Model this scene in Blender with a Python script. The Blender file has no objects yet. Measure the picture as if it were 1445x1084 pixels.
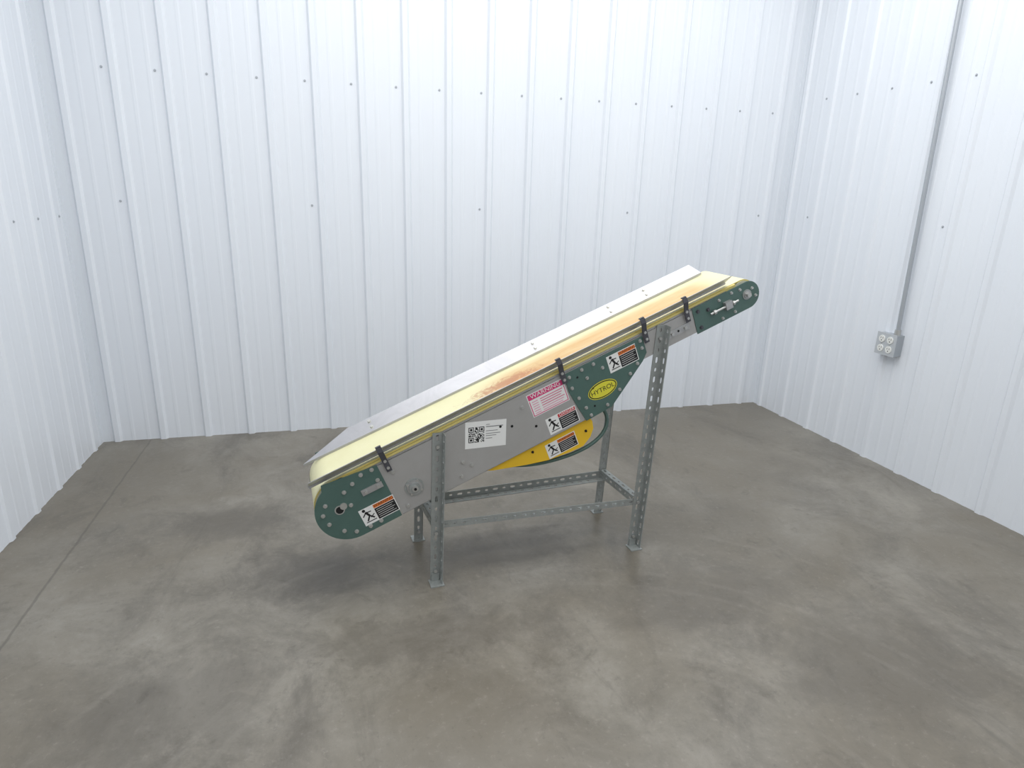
import bpy, bmesh, math, random
from mathutils import Vector, Matrix
random.seed(7)
scn=bpy.context.scene
COL=bpy.context.collection
scn.view_settings.view_transform='Standard'
scn.view_settings.look='None'

# ------------------------------------------------------------------ materials
def lin(c): return tuple(((x/255)/12.92 if x/255<=.04045 else ((x/255+.055)/1.055)**2.4) for x in c)+(1,)
def mat(name,rgb,rough=.5,metal=0.0,spec=.5):
    m=bpy.data.materials.new(name);m.use_nodes=True
    b=m.node_tree.nodes['Principled BSDF']
    b.inputs['Base Color'].default_value=lin(rgb);b.inputs['Roughness'].default_value=rough
    b.inputs['Metallic'].default_value=metal;b.inputs['Specular IOR Level'].default_value=spec
    return m
class NT:
    def __init__(s,m): s.t=m.node_tree; s.b=s.t.nodes['Principled BSDF']
    def n(s,typ,**k):
        x=s.t.nodes.new(typ)
        for a,v in k.items(): setattr(x,a,v)
        return x
    def l(s,a,b): s.t.links.new(a,b)
    def math(s,op,a,b=None,clamp=False):
        x=s.n('ShaderNodeMath',operation=op);x.use_clamp=clamp
        for i,v in enumerate((a,b)):
            if v is None: continue
            if isinstance(v,(int,float)): x.inputs[i].default_value=v
            else: s.l(v,x.inputs[i])
        return x.outputs[0]
    def noise(s,vec,scale,detail=4,rough=.55,dist=0):
        x=s.n('ShaderNodeTexNoise');x.inputs['Scale'].default_value=scale;x.inputs['Detail'].default_value=detail
        x.inputs['Roughness'].default_value=rough;x.inputs['Distortion'].default_value=dist
        s.l(vec,x.inputs['Vector']);return x.outputs['Fac']
    def ramp(s,fac,stops):
        x=s.n('ShaderNodeValToRGB');e=x.color_ramp.elements
        while len(e)<len(stops): e.new(.5)
        for el,(p,c) in zip(e,stops): el.position=p;el.color=c
        s.l(fac,x.inputs[0]);return x.outputs[0]
    def mix(s,fac,a,b,blend='MIX'):
        x=s.n('ShaderNodeMix',data_type='RGBA',blend_type=blend)
        for i,v in ((0,fac),(6,a),(7,b)):
            if isinstance(v,(int,float)): x.inputs[i].default_value=v
            elif isinstance(v,tuple): x.inputs[i].default_value=v
            else: s.l(v,x.inputs[i])
        return x.outputs[2]
    def coord(s,out='Object',scale=None):
        c=s.n('ShaderNodeTexCoord').outputs[out]
        if scale:
            m=s.n('ShaderNodeMapping');m.inputs['Scale'].default_value=scale;s.l(c,m.inputs[0]);return m.outputs[0]
        return c
    def sep(s,v):
        x=s.n('ShaderNodeSeparateXYZ');s.l(v,x.inputs[0]);return x.outputs
    def bump(s,h,strength=.2,dist=.002):
        x=s.n('ShaderNodeBump');x.inputs['Strength'].default_value=strength;x.inputs['Distance'].default_value=dist
        s.l(h,x.inputs['Height']);s.l(x.outputs[0],s.b.inputs['Normal'])
    def smooth(s,v,a,b):
        x=s.n('ShaderNodeMapRange',interpolation_type='SMOOTHSTEP');s.l(v,x.inputs[0])
        x.inputs[1].default_value=a;x.inputs[2].default_value=b;return x.outputs[0]

# wall paint
m_wall=mat('white_painted_steel',(228,232,238),.36,0,.45)
t=NT(m_wall);c=t.coord('Object',(1,1,.35))
t.l(t.mix(t.noise(c,2.2,5),lin((225,230,237)),lin((233,237,242))),t.b.inputs['Base Color'])
t.bump(t.noise(t.coord('Object',(1,1,.3)),6,2),.10,.004)
m_screw=mat('wall_screw_zinc',(180,184,190),.45,.2)
m_trim=mat('corner_trim_white',(226,231,237),.4)
# concrete
m_floor=mat('stained_concrete',(135,130,120),.4,0,.5)
t=NT(m_floor);c=t.coord('Object')
n1=t.noise(c,.9,6,.6,.4);n2=t.noise(c,3.0,12,.74,.5);n3=t.noise(c,46,6,.75);n4=t.noise(t.coord('Object',(1.4,.6,1)),1.6,9,.72,.9)
n5=t.noise(c,8,10,.75,.6)
col=t.ramp(n2,[(.32,lin((98,93,84))),(.5,lin((124,119,109))),(.68,lin((143,138,128)))])
col=t.mix(t.smooth(n1,.38,.68),col,lin((112,105,92)))
col=t.mix(t.math('MULTIPLY',t.smooth(n4,.52,.70),.55),col,lin((80,75,67)))
col=t.mix(t.math('MULTIPLY',t.smooth(n5,.54,.70),.5),col,lin((82,76,67)))
col=t.mix(t.math('MULTIPLY',t.smooth(n3,.54,.72),.35),col,lin((156,151,142)))
col=t.mix(t.math('MULTIPLY',t.math('SUBTRACT',1.0,t.smooth(n3,.30,.44)),.4),col,lin((84,79,71)))
x,y,z=t.sep(c)[0:3]
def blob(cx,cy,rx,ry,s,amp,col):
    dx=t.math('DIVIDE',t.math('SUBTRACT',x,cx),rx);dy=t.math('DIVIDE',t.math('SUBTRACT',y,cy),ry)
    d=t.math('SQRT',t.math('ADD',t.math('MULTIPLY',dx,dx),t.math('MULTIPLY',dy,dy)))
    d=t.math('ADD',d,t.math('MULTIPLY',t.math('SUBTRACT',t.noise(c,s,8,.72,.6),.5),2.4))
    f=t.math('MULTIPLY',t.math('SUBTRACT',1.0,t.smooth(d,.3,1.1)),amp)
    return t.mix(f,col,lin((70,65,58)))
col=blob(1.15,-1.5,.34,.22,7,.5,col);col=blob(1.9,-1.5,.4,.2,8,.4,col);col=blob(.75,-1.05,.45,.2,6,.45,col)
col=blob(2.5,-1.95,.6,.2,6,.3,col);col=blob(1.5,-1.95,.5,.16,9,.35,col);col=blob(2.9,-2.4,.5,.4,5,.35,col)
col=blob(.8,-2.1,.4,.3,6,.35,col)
# faint curved tyre scuffs
dx=t.math('SUBTRACT',x,1.9);dy=t.math('SUBTRACT',y,-2.9)
rd=t.math('ADD',t.math('SQRT',t.math('ADD',t.math('MULTIPLY',dx,dx),t.math('MULTIPLY',dy,dy))),t.math('MULTIPLY',n1,.1))
for R in (.75,.83,1.18,1.27,1.62):
    a=t.math('SUBTRACT',1.0,t.smooth(t.math('ABSOLUTE',t.math('SUBTRACT',rd,R)),.004,.016))
    col=t.mix(t.math('MULTIPLY',t.math('MULTIPLY',a,t.smooth(n5,.42,.6)),.14),col,lin((150,146,136)))
# saw-cut joint parallel to the left wall
jw=t.math('ADD',x,t.math('MULTIPLY',t.noise(c,14,2),.012))
j=t.math('SUBTRACT',1.0,t.smooth(t.math('ABSOLUTE',t.math('SUBTRACT',jw,.245)),.002,.007))
col=t.mix(t.math('MULTIPLY',j,.42),col,lin((62,57,50)))
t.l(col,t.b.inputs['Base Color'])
rr=t.n('ShaderNodeMapRange');t.l(n2,rr.inputs[0]);rr.inputs[3].default_value=.24;rr.inputs[4].default_value=.44
t.l(rr.outputs[0],t.b.inputs['Roughness']);t.b.inputs['Specular IOR Level'].default_value=.6
t.bump(t.noise(c,60,4),.12,.002)
# conveyor
m_alu=mat('brushed_aluminium',(180,180,180),.42,.6)
t=NT(m_alu);n=t.noise(t.coord('Object',(4,4,60)),3,4)
t.l(t.mix(n,lin((162,162,162)),lin((190,190,190))),t.b.inputs['Base Color'])
m_guide=mat('guide_sheet_aluminium',(180,180,183),.36,.6)
t=NT(m_guide);n=t.noise(t.coord('Object'),9,6,.7,1)
t.l(t.mix(n,lin((164,164,168)),lin((196,196,200))),t.b.inputs['Base Color'])
m_frame=mat('painted_grey_frame',(168,167,164),.45,.25)
t=NT(m_frame);n=t.noise(t.coord('Object'),7,6,.7,.5)
t.l(t.mix(n,lin((158,156,153)),lin((178,177,175))),t.b.inputs['Base Color'])
m_green=mat('dark_green_paint',(68,96,88),.4)
t=NT(m_green);n=t.noise(t.coord('Object'),14,5,.7)
t.l(t.mix(n,lin((68,94,87)),lin((82,109,102))),t.b.inputs['Base Color'])
m_galv=mat('galvanised_steel',(146,150,148),.5,.35)
t=NT(m_galv);n=t.noise(t.coord('Object'),40,4,.7)
t.l(t.mix(n,lin((134,138,136)),lin((172,176,173))),t.b.inputs['Base Color'])
m_zinc=mat('zinc_bolt',(190,190,187),.38,.7)
m_dark=mat('dark_bracket',(80,80,86),.5,.3)
m_hole=mat('black_hole',(18,18,18),.8)
m_yel=mat('yellow_guard',(230,186,42),.45)
m_white=mat('label_white',(228,228,225),.5)
m_black=mat('label_black',(22,22,24),.5)
m_pink=mat('label_magenta',(206,62,118),.5)
m_org=mat('label_orange',(226,118,44),.5)
m_red=mat('label_red',(194,40,50),.5)
m_logo=mat('logo_yellow',(214,207,60),.5)
m_ptext=mat('label_pink_text',(222,140,170),.5)
m_gtext=mat('label_grey_text',(120,120,120),.5)
m_belt=mat('cream_belt',(222,216,172),.5)
t=NT(m_belt);c=t.coord('Object');X,Y,Z=t.sep(c)[0:3]
n=t.noise(t.coord('Object',(1.2,6,1.2)),4,6,.65,.6);nb=t.noise(c,9,6,.7,1)
base=t.mix(nb,lin((218,213,168)),lin((229,226,188)))
sm=t.math('MULTIPLY',t.smooth(X,.12,.40),t.math('SUBTRACT',1.0,t.smooth(X,1.08,1.2)))
ce=t.math('SUBTRACT',1.0,t.smooth(t.math('ABSOLUTE',t.math('SUBTRACT',Y,.125)),.04,.105))
w=t.math('MULTIPLY',t.math('MULTIPLY',sm,ce),t.math('ADD',t.math('MULTIPLY',n,.95),.3),True)
colb=t.mix(w,base,lin((204,162,108)))
px=t.math('DIVIDE',t.math('SUBTRACT',X,.30),.16);py=t.math('DIVIDE',t.math('SUBTRACT',Y,.12),.05)
d=t.math('SQRT',t.math('ADD',t.math('MULTIPLY',px,px),t.math('MULTIPLY',py,py)))
pf=t.math('SUBTRACT',1.0,t.smooth(t.math('ADD',d,t.math('MULTIPLY',t.math('SUBTRACT',t.noise(c,24,7,.8,1.2),.5),3.0)),.3,1.1))
colb=t.mix(t.math('MULTIPLY',pf,.7),colb,lin((168,98,68)))
t.l(colb,t.b.inputs['Base Color'])
m_bedge=mat('yellow_belt_edge',(212,196,120),.55)
m_pulley=mat('pulley_pale',(204,202,180),.5)

# ------------------------------------------------------------------ mesh helper
class M:
    def __init__(s): s.v=[];s.f=[];s.m=[];s.mats=[]
    def mi(s,m):
        if m not in s.mats: s.mats.append(m)
        return s.mats.index(m)
    def add(s,vs,fs,m):
        o=len(s.v);i=s.mi(m);s.v+= [tuple(v) for v in vs]
        for f in fs: s.f.append([o+k for k in f]);s.m.append(i)
    def prism(s,a,b,m,caps=True):
        n=len(a);fs=[(i,(i+1)%n,n+(i+1)%n,n+i) for i in range(n)]
        if caps: fs+=[tuple(range(n))[::-1],tuple(range(n,2*n))]
        s.add(list(a)+list(b),fs,m)
    def box(s,o,ax,ay,az,m):
        o,ax,ay,az=map(Vector,(o,ax,ay,az))
        s.prism([o,o+ax,o+ax+ay,o+ay],[p+az for p in (o,o+ax,o+ax+ay,o+ay)],m)
    def cyl(s,c,axis,r,h,m,n=20,r2=None):
        c=Vector(c);a=Vector(axis).normalized();q=a.orthogonal().normalized();w=a.cross(q);r2=r if r2 is None else r2
        A=[c+(q*math.cos(2*math.pi*i/n)+w*math.sin(2*math.pi*i/n))*r for i in range(n)]
        B=[c+a*h+(q*math.cos(2*math.pi*i/n)+w*math.sin(2*math.pi*i/n))*r2 for i in range(n)]
        s.prism(A,B,m)
    def build(s,name,parent=None,smooth=False,bevel=0):
        me=bpy.data.meshes.new(name);me.from_pydata(s.v,[],s.f);
        for m in s.mats: me.materials.append(m)
        for p,i in zip(me.polygons,s.m): p.material_index=i
        bm=bmesh.new();bm.from_mesh(me);bmesh.ops.recalc_face_normals(bm,faces=bm.faces);bm.to_mesh(me);bm.free()
        o=bpy.data.objects.new(name,me);COL.objects.link(o)
        if parent: o.parent=parent
        if smooth:
            for p in me.polygons: p.use_smooth=True
            try: me.set_sharp_from_angle(angle=math.radians(35))
            except Exception: pass
        if bevel:
            b=o.modifiers.new('bevel','BEVEL');b.width=bevel;b.segments=2;b.limit_method='ANGLE'
        return o

# ------------------------------------------------------------------ room
WD=4.08;S=.2286;HW=3.2;LEN=6.2
aR,aL=.0416,-.0107
def wall(name,start,dirv,nrm,length,first,rows,height=HW,screw_off=-.05,rh=.014):
    w=M();start=Vector(start);d=Vector(dirv).normalized();n=Vector(nrm).normalized()
    prof=[(0,0)];c=first
    ribs=[]
    for k in (2,1):
        q=first-S*k/3
        if q>.02: prof+=[(q-.012,0),(q-.005,.0018),(q+.005,.0018),(q+.012,0)]
    while c<length-.03:
        if c-.03>prof[-1][0]-.01 or len(ribs)==0:
            prof+=[(c-.023,0),(c-.012,rh),(c+.012,rh),(c+.023,0)]
        ribs.append(c)
        for k in (1,2):
            q=c+S*k/3
            if q+.02<length: prof+=[(q-.012,0),(q-.005,.0014),(q+.005,.0014),(q+.012,0)]
        c+=S
    prof.append((length,0))
    lo=[start+d*a+n*b for a,b in prof]
    back=[start+d*length-n*.05,start-n*.05]
    ring=lo+back
    w.prism(ring,[p+Vector((0,0,height)) for p in ring],m_wall)
    for (hz,step,off) in rows:
        for i,c in enumerate(ribs):
            if (i-off)%step==0 and c+screw_off>.03:
                p=start+d*(c+screw_off)+Vector((0,0,hz))
                w.cyl(p,n,.0062,.0012,m_screw,12);w.cyl(p+n*.001,n,.0038,.0035,m_screw,6)
    return w.build(name)
wall('wall_back',(0,0,0),(1,0,0),(0,-1,0),WD,.254+.05-S,[(1.884,1,0),(1.275,4,1),(2.75,1,0)],rh=.015)
dR=Vector((aR,-1,0)).normalized();nR=Vector((-1,-aR,0)).normalized()
wall('wall_right',(WD,0,0),dR,nR,LEN,.2156+.045-S+.03,[(1.95,1,0),(1.28,4,1),(2.75,1,0)],screw_off=-.05,rh=.011)
dL=Vector((aL,-1,0)).normalized();nL=Vector((1,aL,0)).normalized()
wall('wall_left',(0,0,0),dL,nL,LEN,.12,[(1.2,1,0),(2.75,1,0)],rh=.009)
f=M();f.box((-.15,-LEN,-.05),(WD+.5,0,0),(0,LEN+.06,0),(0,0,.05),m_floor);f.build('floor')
ce=M();ce.box((-.15,-LEN,HW),(WD+.5,0,0),(0,LEN+.06,0),(0,0,.05),m_trim);ce.build('ceiling')
t1=M();t1.box((0.0,-.002,0),(.035,0,0),(0,.002,0),(0,0,HW),m_trim);t1.box((0.0,0,0),(.002,0,0),(0,-.035,0),(0,0,HW),m_trim);t1.build('trim_1')
t2=M();t2.box((WD-.035,-.002,0),(.035,0,0),(0,.002,0),(0,0,HW),m_trim);t2.box(Vector((WD,0,0)),nR*.002,dR*.035,(0,0,HW),m_trim);t2.build('trim_2')

# ------------------------------------------------------------------ conveyor
conv=bpy.data.objects.new('belt_conveyor',None);COL.objects.link(conv)
conv.location=(1.585,-1.661,0);conv.rotation_euler=(0,0,math.atan2(.09283,.99568))
ANG=.3904;CA,SA=math.cos(ANG),math.sin(ANG);O0,O1=-.324,.351;K=.986
def T(u,w,off): return Vector((O0+u*CA-w*SA,off,O1+u*SA+w*CA))
def Sx(u,w,off): return T(u*K,w*K,off)
UV=Vector((CA,0,SA));WV=Vector((-SA,0,CA));YV=Vector((0,1,0))
NEAR=.004;FAR=.285
def plate(m,poly,o0,o1,mt): m.prism([Sx(u,w,o0) for u,w in poly],[Sx(u,w,o1) for u,w in poly],mt)
def arc(cx,cy,r,a0,a1,n): return [(cx+r*math.cos(math.radians(a0+(a1-a0)*i/n)),cy+r*math.sin(math.radians(a0+(a1-a0)*i/n))) for i in range(n+1)]
def bolt(m,u,w,off=NEAR,r=.007,sgn=-1,mt=None):
    mt=mt or m_zinc
    p=Sx(u,w,off);m.cyl(p,YV*sgn,r*1.35,.0015,mt,16);m.cyl(p+YV*sgn*.0014,YV*sgn,r,.0055,mt,6)

deep=[(.165,.078),(1.49,.078),(1.49,-.018),(1.225,-.018),(1.04,-.138),(.175,-.138)]
tail=[(.172,.082),(-.02,.105)]+arc(.025,-.022,.116,118,270,22)+[(.172,-.138)]
head=[(1.478,.082)]+arc(1.731,.03,.055,90,-90,18)+[(1.478,-.026)]
mid=[(.908,.074),(1.25,.074),(1.25,.004),(1.225,-.022),(1.05,-.137),(.935,-.142),(.917,-.06),(.906,0)]
for nm,a,b,sg in (('near',NEAR,NEAR+.003,-1),('far',FAR-.003,FAR,1)):
    p=M();plate(p,deep,a,b,m_frame)
    for (u0,u1,w) in ((.165,1.49,.078),(.175,1.04,-.138)):
        o=Sx(u0,w,a if sg<0 else b-.022);p.box(o,UV*(u1-u0)*K,YV*.022,-WV*.002*(1 if w>0 else -1),m_frame)
    p.build('side_frame_'+nm,conv)
    for n2,poly in (('tail_plate_',tail),('head_plate_',head),('drive_plate_',mid)):
        q=M();oo=(a-.003,a) if sg<0 else (b,b+.003);plate(q,poly,oo[0],oo[1],m_green);q.build(n2+nm,conv,bevel=.0008)
PF=NEAR-.003
def hull(c1,r1,c2,r2,mids,n=26):
    dx,dy=c2[0]-c1[0],c2[1]-c1[1];L=math.hypot(dx,dy);th=math.atan2(dy,dx);be=math.acos((r1-r2)/L)
    a=[(c1[0]+r1*math.cos(th+be+(2*math.pi-2*be)*i/n),c1[1]+r1*math.sin(th+be+(2*math.pi-2*be)*i/n)) for i in range(n+1)]
    b=[(c2[0]+r2*math.cos(th-be+2*be*i/n),c2[1]+r2*math.sin(th-be+2*be*i/n)) for i in range(n+1)]
    return a+mids+b
tc,hc=(.012,0.0),(1.70,.037)
ho=hull(tc,.094,hc,.054,[(.2,-.093),(1.15,-.004),(1.62,-.005)]);hi=hull(tc,.089,hc,.049,[(.2,-.088),(1.15,.001),(1.62,.0)]);B0,B1=.022,.268
bl=M();n=len(ho)
vs=[T(u,w,B0) for u,w in ho]+[T(u,w,B1) for u,w in ho]+[T(u,w,B0) for u,w in hi]+[T(u,w,B1) for u,w in hi]
fo=[];fe=[]
for i in range(n):
    j=(i+1)%n
    fo+=[(i,j,n+j,n+i),(2*n+i,2*n+j,3*n+j,3*n+i)];fe+=[(i,j,2*n+j,2*n+i),(n+i,n+j,3*n+j,3*n+i)]
bl.add(vs,fo,m_belt);bl.add(vs,fe,m_bedge);bl.build('belt',conv,smooth=True)
p=M();p.cyl(T(*tc,.02),YV,.0885,.25,m_pulley,40);p.cyl(T(*hc,.02),YV,.0485,.25,m_pulley,32)
p.cyl(T(*tc,-.004),YV,.012,.297,m_zinc,16);p.cyl(T(*hc,-.004),YV,.011,.297,m_zinc,16)
p.box(T(.12,.076,NEAR+.004),UV*1.5,YV*(FAR-NEAR-.008),WV*.006,m_alu)
p.build('pulleys_and_bed',conv,smooth=True)
p=M();p.box(T(.05,.077,.012),UV*1.62,YV*.010,WV*.012,m_bedge);p.box(T(.05,.077,FAR-.022),UV*1.62,YV*.010,WV*.012,m_bedge);p.build('edge_strips',conv)

# guides
def sheet(m,pts,th,mt):
    a,b,c=pts[0],pts[1],pts[2];nn=(b-a).cross(c-a).normalized()*th
    m.prism(pts,[q+nn for q in pts],mt)
gd=M()
sheet(gd,[T(-.062,.106,.036),T(1.645,.106,.036),T(1.65,.138,-.010),T(-.048,.138,-.010)],.002,m_guide)
sheet(gd,[T(-.062,.106,.036),T(1.645,.106,.036),T(1.645,.096,.036),T(-.062,.096,.036)],.002,m_guide)
gd.build('guide_near',conv)
gd=M()
sheet(gd,[T(-.07,.101,.238),T(1.68,.101,.238),T(1.655,.140,.278),T(.125,.140,.278)],.002,m_guide)
sheet(gd,[T(-.07,.101,.238),T(1.68,.101,.238),T(1.68,.094,.238),T(-.07,.094,.238)],.002,m_guide)
for u in (.205,.90,1.25,1.42):
    for fr in (.3,.72):
        q=T(u,.101+.041*fr,.238+.040*fr);nn=(-YV*.041+WV*.040).normalized();gd.cyl(q,nn,.0085,.002,m_zinc,14);gd.cyl(q+nn*.0018,nn,.006,.004,m_zinc,10,.004)
gd.build('guide_far',conv)
bk=M()
def strap(u,pts,wd=.019,th=.004):
    for (o0,w0),(o1,w1) in zip(pts,pts[1:]):
        a=T(u,w0,o0);b=T(u,w1,o1);d=b-a;nn=d.cross(UV).normalized()
        bk.box(a-UV*wd/2,UV*wd,d*1.02,nn*th,m_dark)
for u in (.200,.889,1.242,1.428):
    strap(u,[(-.006,.142),(-.015,.142),(-.017,.125),(-.006,.092),(-.004,.044)])
    strap(u,[(FAR+.015,.03),(FAR+.015,.085),(.284,.128)])
    for ww in (.058,.085): bk.cyl(T(u,ww,-.006),-YV,.0055,.006,m_zinc,8)
bk.build('guide_brackets',conv)

p=M();yp=[(.47,-.125),(.95,-.125),(.963,-.165),(.958,-.196),(.935,-.224),(.895,-.246),(.84,-.243),(.745,-.229),(.66,-.203),(.535,-.158)]
plate(p,yp,.02,.07,m_yel)
bolt(p,.70,-.165,.02,.004,mt=m_hole);bolt(p,.925,-.19,.02,.004,mt=m_hole)
p.build('chain_guard',conv,bevel=.002)
p=M();p.cyl(T(.93,-.07,.09),YV,.075,.12,m_green,28);p.cyl(T(.93,-.07,.21),YV,.05,.05,m_green,28,.045)
p.box(T(.86,-.13,.11),UV*.13,YV*.08,WV*.15,m_green);p.build('gear_motor',conv,smooth=True)
def tube(name,pts,r,mt):
    cu=bpy.data.curves.new(name,'CURVE');cu.dimensions='3D';cu.bevel_depth=r;cu.bevel_resolution=4
    sp=cu.splines.new('NURBS');sp.points.add(len(pts)-1)
    for q,pp in zip(sp.points,pts): q.co=(*pp,1)
    sp.order_u=4;sp.use_endpoint_u=True;cu.materials.append(mt)
    tmp=bpy.data.objects.new(name,cu);COL.objects.link(tmp)
    bpy.context.view_layer.update()
    me=bpy.data.meshes.new_from_object(tmp.evaluated_get(bpy.context.evaluated_depsgraph_get()))
    bpy.data.objects.remove(tmp);o=bpy.data.objects.new(name,me);COL.objects.link(o);o.parent=conv
    for q in me.polygons:q.use_smooth=True
    return o
tube('green_tube',[T(.55,-.15,.045),T(.62,-.20,.045),T(.70,-.236,.045),T(.77,-.254,.045),T(.84,-.268,.045),T(.93,-.274,.05),T(1.0,-.255,.06),T(1.035,-.21,.07),T(1.03,-.17,.08),T(1.01,-.12,.09)],.0075,m_green)
tube('green_tube_link',[T(.95,-.17,.08),T(.985,-.185,.09),T(1.02,-.185,.10),T(1.05,-.16,.11),T(1.06,-.1,.12)],.0075,m_green)

# hardware
h=M()
for u,w in ((-.04,.03),(.035,.045),(.072,.06),(.11,.076),(.15,.075),(-.058,-.04),(-.025,-.088),(.01,-.112),(.10,-.118),(.035,-.01),(.152,.03),(-.062,.0),(.06,-.118)): bolt(h,u,w,PF,.0055)
h.cyl(Sx(-.005,-.008,PF+.0005),-YV,.017,.002,m_zinc,24);h.cyl(Sx(-.005,-.008,PF-.0012),-YV,.013,.001,m_hole,24)
o=Sx(.085,.0,PF);h.box(o,UV*.075,-YV*.004,WV*.022,m_alu)
for u in (.10,.145): h.cyl(Sx(u,.011,PF-.004),-YV,.006,.007,m_zinc,6)
c=Sx(.253,-.06,NEAR);
for r,d,mt in ((.034,.003,m_galv),(.027,.007,m_alu),(.020,.013,m_galv),(.011,.02,m_zinc),(.005,.022,m_hole)): h.cyl(c,-YV,r,d,mt,28)
for a in (45,135,225,315): h.cyl(c+UV*.027*math.cos(math.radians(a))+WV*.027*math.sin(math.radians(a)),-YV,.0045,.008,m_zinc,6)
for u,w in ((.445,-.06),(.47,-.085),(.72,.03),(.205,-.115),(.21,.03),(.42,-.11)): bolt(h,u,w,NEAR,.0055)
for u,w in ((.62,.0),(.745,-.065),(.66,-.02)): h.cyl(Sx(u,w,NEAR),-YV,.005,.001,m_hole,12)
for u,w in ((.925,.055),(.98,.06),(1.03,.06),(1.235,.06),(1.235,.03),(.922,.01),(.935,-.04),(.95,-.09),(.96,-.128),(1.035,-.12),(1.10,-.085),(1.16,-.045),(1.20,-.02),(.99,.02),(1.06,.03)): bolt(h,u,w,PF,.005)
for u,w in ((.955,.04),(1.0,-.03),(.985,-.1)): h.cyl(Sx(u,w,PF),-YV,.004,.001,m_hole,12)
h.box(Sx(1.355,.012,NEAR),UV*.095,-YV*.004,WV*.026,m_alu)
for u in (1.372,1.432): h.cyl(Sx(u,.025,NEAR-.004),-YV,.007,.007,m_zinc,6)
h.cyl(Sx(1.40,.025,NEAR-.004),-YV,.0045,.0008,m_hole,12)
for u,w in ((1.50,.062),(1.50,-.006),(1.545,.05)): bolt(h,u,w,PF,.006,mt=m_dark)
for u,w in ((1.60,.065),(1.66,.07),(1.70,.066),(1.755,.05),(1.765,.015),(1.60,-.012),(1.66,-.01)): bolt(h,u,w,PF,.0045)
h.cyl(Sx(1.727,.034,PF),-YV,.020,.003,m_galv,24);h.cyl(Sx(1.727,.034,PF-.003),-YV,.014,.003,m_alu,24);h.cyl(Sx(1.727,.034,PF-.006),-YV,.010,.012,m_zinc,6)
h.box(Sx(1.615,.018,PF),UV*.03,-YV*.018,WV*.03,m_alu);h.cyl(Sx(1.545,.032,PF-.011),UV,.0045,.13,m_zinc,12)
h.cyl(Sx(1.56,.032,PF-.011),UV,.009,.01,m_zinc,6);h.cyl(Sx(1.65,.032,PF-.011),UV,.009,.008,m_zinc,6)
h.build('hardware',conv)

# ---- stand from slotted angle
def slotted(m,o,dl,dw,length,width,th,mt,pitch=.038,sl=.024,sw=.0105):
    o=Vector(o);dl=Vector(dl).normalized();dw=Vector(dw).normalized();nn=dl.cross(dw)*th
    n=max(1,int(round(length/pitch)));pc=length/n
    for k in range(n):
        l0=k*pc;cx=l0+pc/2;cy=width/2
        long_=(k%2==0);a=(sl/2-sw/2) if long_ else .003;r=sw/2 if long_ else sw*.42
        out=[];N=4
        cs=[(l0,0),(l0+pc,0),(l0+pc,width),(l0,width)]
        for i in range(4):
            p0,p1=cs[i],cs[(i+1)%4]
            for q in range(N): out.append((p0[0]+(p1[0]-p0[0])*q/N,p0[1]+(p1[1]-p0[1])*q/N))
        inn=[]
        for i in range(4*N):
            an=math.radians(225+360*i/(4*N));ex=math.cos(an);ey=math.sin(an)
            inn.append((cx+(a if ex>.01 else -a if ex<-.01 else 0)+r*ex,cy+r*ey))
        P=lambda q,t: o+dl*q[0]+dw*q[1]+nn*t
        n4=4*N
        vs=[P(q,0) for q in out]+[P(q,0) for q in inn]+[P(q,1) for q in out]+[P(q,1) for q in inn]
        fs=[]
        for i in range(n4):
            j=(i+1)%n4
            fs+=[(i,j,n4+j,n4+i),(2*n4+i,2*n4+j,3*n4+j,3*n4+i),(n4+i,n4+j,3*n4+j,3*n4+i)]
            if i<N or (2*N<=i<3*N): fs.append((i,j,2*n4+j,2*n4+i))
            elif (k==0 and i>=3*N) or (k==n-1 and N<=i<2*N): fs.append((i,j,2*n4+j,2*n4+i))
        m.add(vs,fs,mt)
FW=.036
def leg(name,s0,s1,top,face_off,flange_dir,edge):
    m=M();a=Vector((s0-FW/2,face_off,.004));b=Vector((s1-FW/2,face_off,top));d=b-a;L=d.length;d.normalize()
    wd=Vector((1,0,0))
    slotted(m,a,d,wd,L,FW,.003,m_galv)
    e=a+wd*(FW if edge>0 else 0)
    slotted(m,e,d,YV*flange_dir,L,.034,.003,m_galv)
    f0=min(0,flange_dir)*.036
    m.box((s0-.024,face_off-.006+f0,0),(.05,0,0),(0,.05,0),(0,0,.004),m_galv)
    m.box((s0-.014,face_off-.001+(-.004 if flange_dir<0 else .004),.0),(.028,0,0),(0,.004,0),(0,0,.035),m_galv)
    for z in (.045,.2,top-.05):
        t_=(z/top);m.cyl((s0+(s1-s0)*t_,face_off-.003,z),-YV,.0065,.006,m_zinc,6)
    return m.build(name,conv)
leg('leg_front_low',.0,.012,.585,.0,-1,1)
leg('leg_front_high',.828,.866,.925,.0,-1,1)
leg('leg_rear_low',.0,.012,.585,.292,1,1)
leg('leg_rear_high',.822,.860,.925,.292,1,1)
br=M()
def bar(a,b,w,face_dir,top_dir,top_w=.03,zt=True):
    a=Vector(a);b=Vector(b);d=b-a;L=d.length;d.normalize()
    slotted(br,a,d,Vector(face_dir),L,w,.0025,m_galv,.038,.022,.009)
    slotted(br,a+(Vector(face_dir)*w if zt else Vector((0,0,0))),d,Vector(top_dir),L,top_w,.0025,m_galv,.038,.022,.009)
bar((.018,.006,.214),(.83,.006,.185),.028,(0,0,1),(0,1,0),zt=False)
bar((.0,.288,.175),(.845,.288,.18),.032,(0,0,1),(0,-1,0),.036,zt=False)
bar((.0,.006,.20),(.0,.288,.18),.03,(0,0,1),(1,0,0),zt=True)
bar((.815,.006,.195),(.815,.288,.185),.03,(0,0,1),(1,0,0),zt=True)
br.build('stand_rails',conv)

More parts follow.
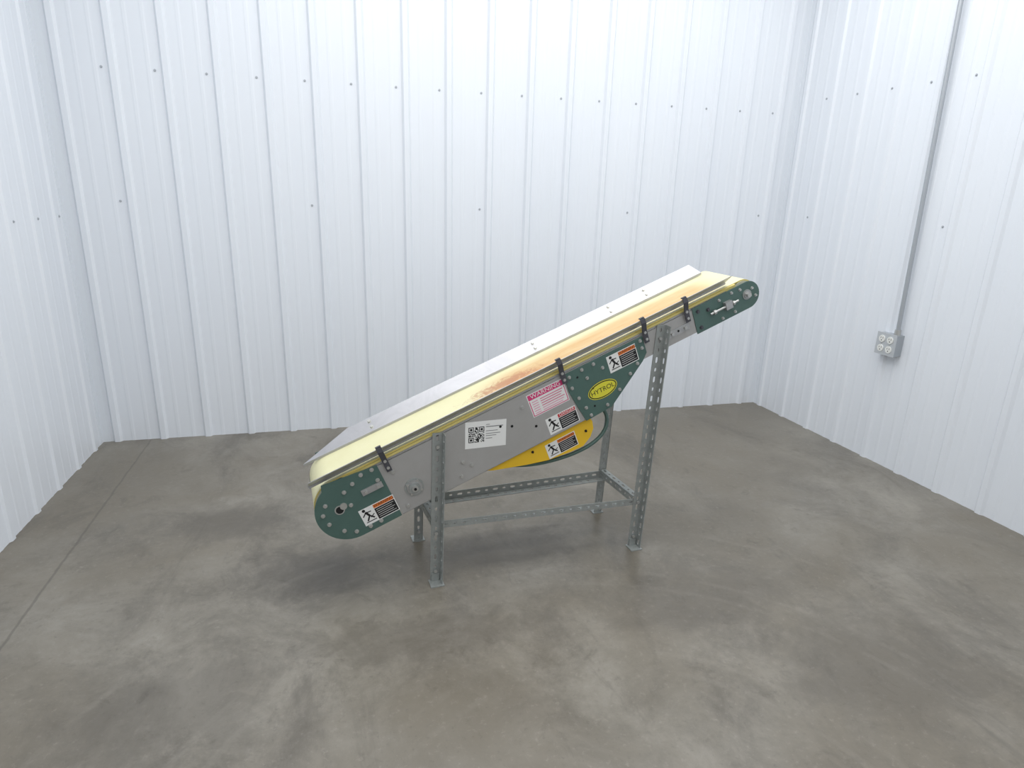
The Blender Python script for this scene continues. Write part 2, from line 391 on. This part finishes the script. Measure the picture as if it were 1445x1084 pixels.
# ------------------------------------------------------------------ labels
def txt(m,body,size,to,mt,align='CENTER',sx=1.0):
    cu=bpy.data.curves.new('t','FONT');cu.body=body;cu.size=size;cu.align_x=align;cu.align_y='CENTER'
    ob=bpy.data.objects.new('t',cu);COL.objects.link(ob);bpy.context.view_layer.update()
    me=bpy.data.meshes.new_from_object(ob.evaluated_get(bpy.context.evaluated_depsgraph_get()))
    m.add([to(v.co.x*sx,v.co.y) for v in me.vertices],[tuple(p.vertices) for p in me.polygons],mt)
    bpy.data.objects.remove(ob)
class Lab:
    def __init__(s,u,w,off,rot=0.0):
        s.o=Sx(u,w,off);s.x=UV*math.cos(rot)+WV*math.sin(rot);s.y=-UV*math.sin(rot)+WV*math.cos(rot);s.m=M();s.k=0
    def to(s,x,y,lift=.0): return s.o+s.x*x+s.y*y-YV*(.0004+lift)
    def rect(s,x0,y0,x1,y1,mt,lift=0.0):
        s.m.add([s.to(x0,y0,lift),s.to(x1,y0,lift),s.to(x1,y1,lift),s.to(x0,y1,lift)],[(0,1,2,3)],mt)
    def seg(s,x0,y0,x1,y1,t,mt,lift):
        dx,dy=x1-x0,y1-y0;L=math.hypot(dx,dy);px,py=-dy/L*t/2,dx/L*t/2
        s.m.add([s.to(x0+px,y0+py,lift),s.to(x1+px,y1+py,lift),s.to(x1-px,y1-py,lift),s.to(x0-px,y0-py,lift)],[(0,1,2,3)],mt)
    def text(s,b,size,x,y,mt,lift=.0008,sx=1.0,align='CENTER'): txt(s.m,b,size,lambda a,c: s.to(x+a,y+c,lift),mt,align,sx)
def warn(name,u,w,off,W,H,hdr,word):
    l=Lab(u,w,off);l.m.box(l.to(0,0,-.0004),l.x*W,l.y*H,-YV*.0004,m_white)
    xm=W*.40
    l.rect(xm,.003,W-.003,H*.72,m_black,.0003)
    l.rect(xm,H*.75,W-.003,H-.003,hdr,.0003)
    l.text(word,H*.23,(xm+W)/2,H*.86,m_black if hdr is m_org else m_white,.0006,1.0)
    for i in range(5):
        y=H*.62-i*H*.115;l.seg(xm+.005,y,W-.008-(i%2)*.008,y,.0015,m_white,.0006)
    k=H*.9;X=lambda a:.004+a*xm*.85;Y=lambda b:.006+b*k
    for (a,b,c,d,tt) in ((.35,.75,.55,.45,.10),(.55,.45,.85,.2,.07),(.55,.45,.25,.15,.07),(.35,.7,.05,.5,.05),(.4,.7,.8,.68,.05),(.1,.08,.95,.08,.04),(.6,.3,.95,.45,.04)):
        l.seg(X(a),Y(b),X(c),Y(d),tt*k*1.3,m_black,.0005)
    cx,cy=X(.28),Y(.87);l.m.add([l.to(cx+.1*k*math.cos(a*.7854),cy+.1*k*math.sin(a*.7854),.0005) for a in range(8)],[tuple(range(8))],m_black)
    l.m.build(name,conv)
warn('label_tail',.045,-.112,PF,.128,.066,m_org,'WARNING')
warn('label_danger',.785,-.128,NEAR,.125,.068,m_red,'DANGER')
warn('label_drive',1.085,-.008,PF,.125,.068,m_org,'WARNING')
warn('label_guard',.752,-.228,.0195,.127,.062,m_org,'WARNING')
l=Lab(.748,-.030,NEAR);W,H=.150,.092
l.m.box(l.to(0,0,-.0004),l.x*W,l.y*H,-YV*.0004,m_white)
l.rect(.003,H*.74,W-.003,H-.003,m_pink,.0003);l.text('WARNING',H*.24,W/2,H*.86,m_white,.0006,1.15)
l.rect(.003,.003,.006,H*.7,m_pink,.0003)
l.rect(.003,.003,W-.003,.006,m_pink,.0003);l.rect(W-.006,.003,W-.003,H*.7,m_pink,.0003)
for i in range(6):
    y=H*.63-i*H*.1;l.seg(.045,y,W-.012-(i%3)*.006,y,.0028,m_pink if i<4 else m_ptext,.0005);l.seg(.012,y,.036,y,.0028,m_ptext,.0005)
l.m.build('label_warning_pink',conv)
l=Lab(.470,-.018,NEAR,-ANG);W,H=.152,.100
l.m.box(l.to(0,0,-.0004),l.x*W,l.y*H,-YV*.0006,m_white)
nq=21;cs=.058/nq;ox,oy=.012,.022
def finder(i,j):
    for (a,b) in ((0,0),(0,nq-7),(nq-7,nq-7)):
        x_,y_=i-a,j-b
        if -1<=x_<=7 and -1<=y_<=7:
            if not(0<=x_<=6 and 0<=y_<=6): return 0
            return 1 if (x_ in(0,6) or y_ in(0,6) or (2<=x_<=4 and 2<=y_<=4)) else 0
    return None
for i in range(nq):
    for j in range(nq):
        v=finder(i,j)
        if v is None: v=random.random()<.5
        if v: l.rect(ox+i*cs,oy+j*cs,ox+(i+1)*cs,oy+(j+1)*cs,m_black,.0006)
for k,(y,a,b) in enumerate(((.078,.076,.14),(.062,.076,.12),(.052,.076,.13),(.044,.076,.115),(.034,.076,.10),(.086,.076,.09))): l.seg(a,y,b,y,.0022 if k else .003,m_gtext,.0006)
l.m.build('label_qr_card',conv)
l=Lab(1.035,-.052,PF,.0)
def oval(a,b,mt,lift): l.m.add([l.to(a*math.cos(i*math.pi/18),b*math.sin(i*math.pi/18),lift) for i in range(36)],[tuple(range(36))],mt)
oval(.062,.034,m_logo,0);oval(.059,.031,m_black,.0003);oval(.055,.027,m_logo,.0006)
l.text('HYTROL',.026,0,0,m_black,.0009,1.0)
l.m.build('logo_badge',conv)

# ------------------------------------------------------------------ conduit and outlet
def onR(d,z,o=0): return Vector((WD,0,z))+dR*d+nR*o
m_cond=mat('conduit_steel',(172,177,182),.4,.4)
cd=M()
top=onR(1.0,HW,.03);bot=onR(1.058,.725,.03)
cd.cyl(bot,top-bot,.0105,(top-bot).length,m_cond,20)
cd.cyl(bot-Vector((0,0,.004)),(0,0,1),.015,.03,m_zinc,16)
for z in (2.5,):
    q=bot+(top-bot)*((z-.725)/(HW-.725));cd.box(q-dR*.03-nR*.03+Vector((0,0,-.01)),dR*.06,nR*.003,(0,0,.02),m_zinc);cd.cyl(q-Vector((0,0,.01)),(0,0,1),.013,.02,m_zinc,16)
cd.build('electrical_conduit',None,smooth=True)
bx=M();y0=.965;m_cover=mat('outlet_cover',(196,200,203),.4,.3)
m_rec=mat('receptacle_white',(230,231,227),.45)
bx.box(onR(y0,.612,0),dR*.113,nR*.05,(0,0,.11),m_cond)
bx.box(onR(y0-.003,.609,.05),dR*.119,nR*.006,(0,0,.116),m_cover)
for i in range(2):
    for k in range(2):
        c=onR(y0+.031+i*.051,.612+.031+k*.05,.0555)
        bx.cyl(c,nR,.0185,.004,m_rec,24)
        for s in (-1,1): bx.box(c+dR*(s*.0065-.001)+Vector((0,0,.0))+nR*.004,dR*.0022,nR*.0006,(0,0,.009),m_hole)
        bx.cyl(c-Vector((0,0,.008))+nR*.004,nR,.003,.0006,m_hole,10)
    bx.cyl(onR(y0+.031+i*.051,.667,.056),nR,.003,.002,m_zinc,8)
bx.build('electrical_outlet_box')

# ------------------------------------------------------------------ lights
wd=bpy.data.worlds.new('w');scn.world=wd;wd.use_nodes=True
wd.node_tree.nodes['Background'].inputs[0].default_value=(.95,.975,1,1);wd.node_tree.nodes['Background'].inputs[1].default_value=.76
def area(name,loc,rot,sx,sy,e,col=(1,.995,.985)):
    L=bpy.data.lights.new(name,'AREA');L.shape='RECTANGLE';L.size=sx;L.size_y=sy;L.energy=e;L.color=col
    o=bpy.data.objects.new(name,L);COL.objects.link(o);o.location=loc;o.rotation_euler=rot;return o
area('ceiling_light',(2.2,-1.5,3.15),(0,0,0),3.4,1.9,72)
area('ceiling_light.001',(2.1,-3.9,3.15),(0,0,0),3.2,1.2,38)

# ------------------------------------------------------------------ camera
C=Vector((1.3028,-3.6949,1.3961));yw,pt,rl,F=.2654,.2980,.0317,899.8886
fw=Vector((math.sin(yw)*math.cos(pt),math.cos(yw)*math.cos(pt),-math.sin(pt)))
rt=Vector((math.cos(yw),-math.sin(yw),0));up=rt.cross(fw)
r2=rt*math.cos(rl)+up*math.sin(rl);u2=-rt*math.sin(rl)+up*math.cos(rl)
cam=bpy.data.cameras.new('camera');co=bpy.data.objects.new('camera',cam);COL.objects.link(co)
mm=Matrix((r2,u2,-fw)).transposed().to_4x4();mm.translation=C;co.matrix_world=mm
cam.sensor_fit='HORIZONTAL';cam.sensor_width=36;cam.lens=F*36/1445;cam.clip_start=.05
scn.camera=co
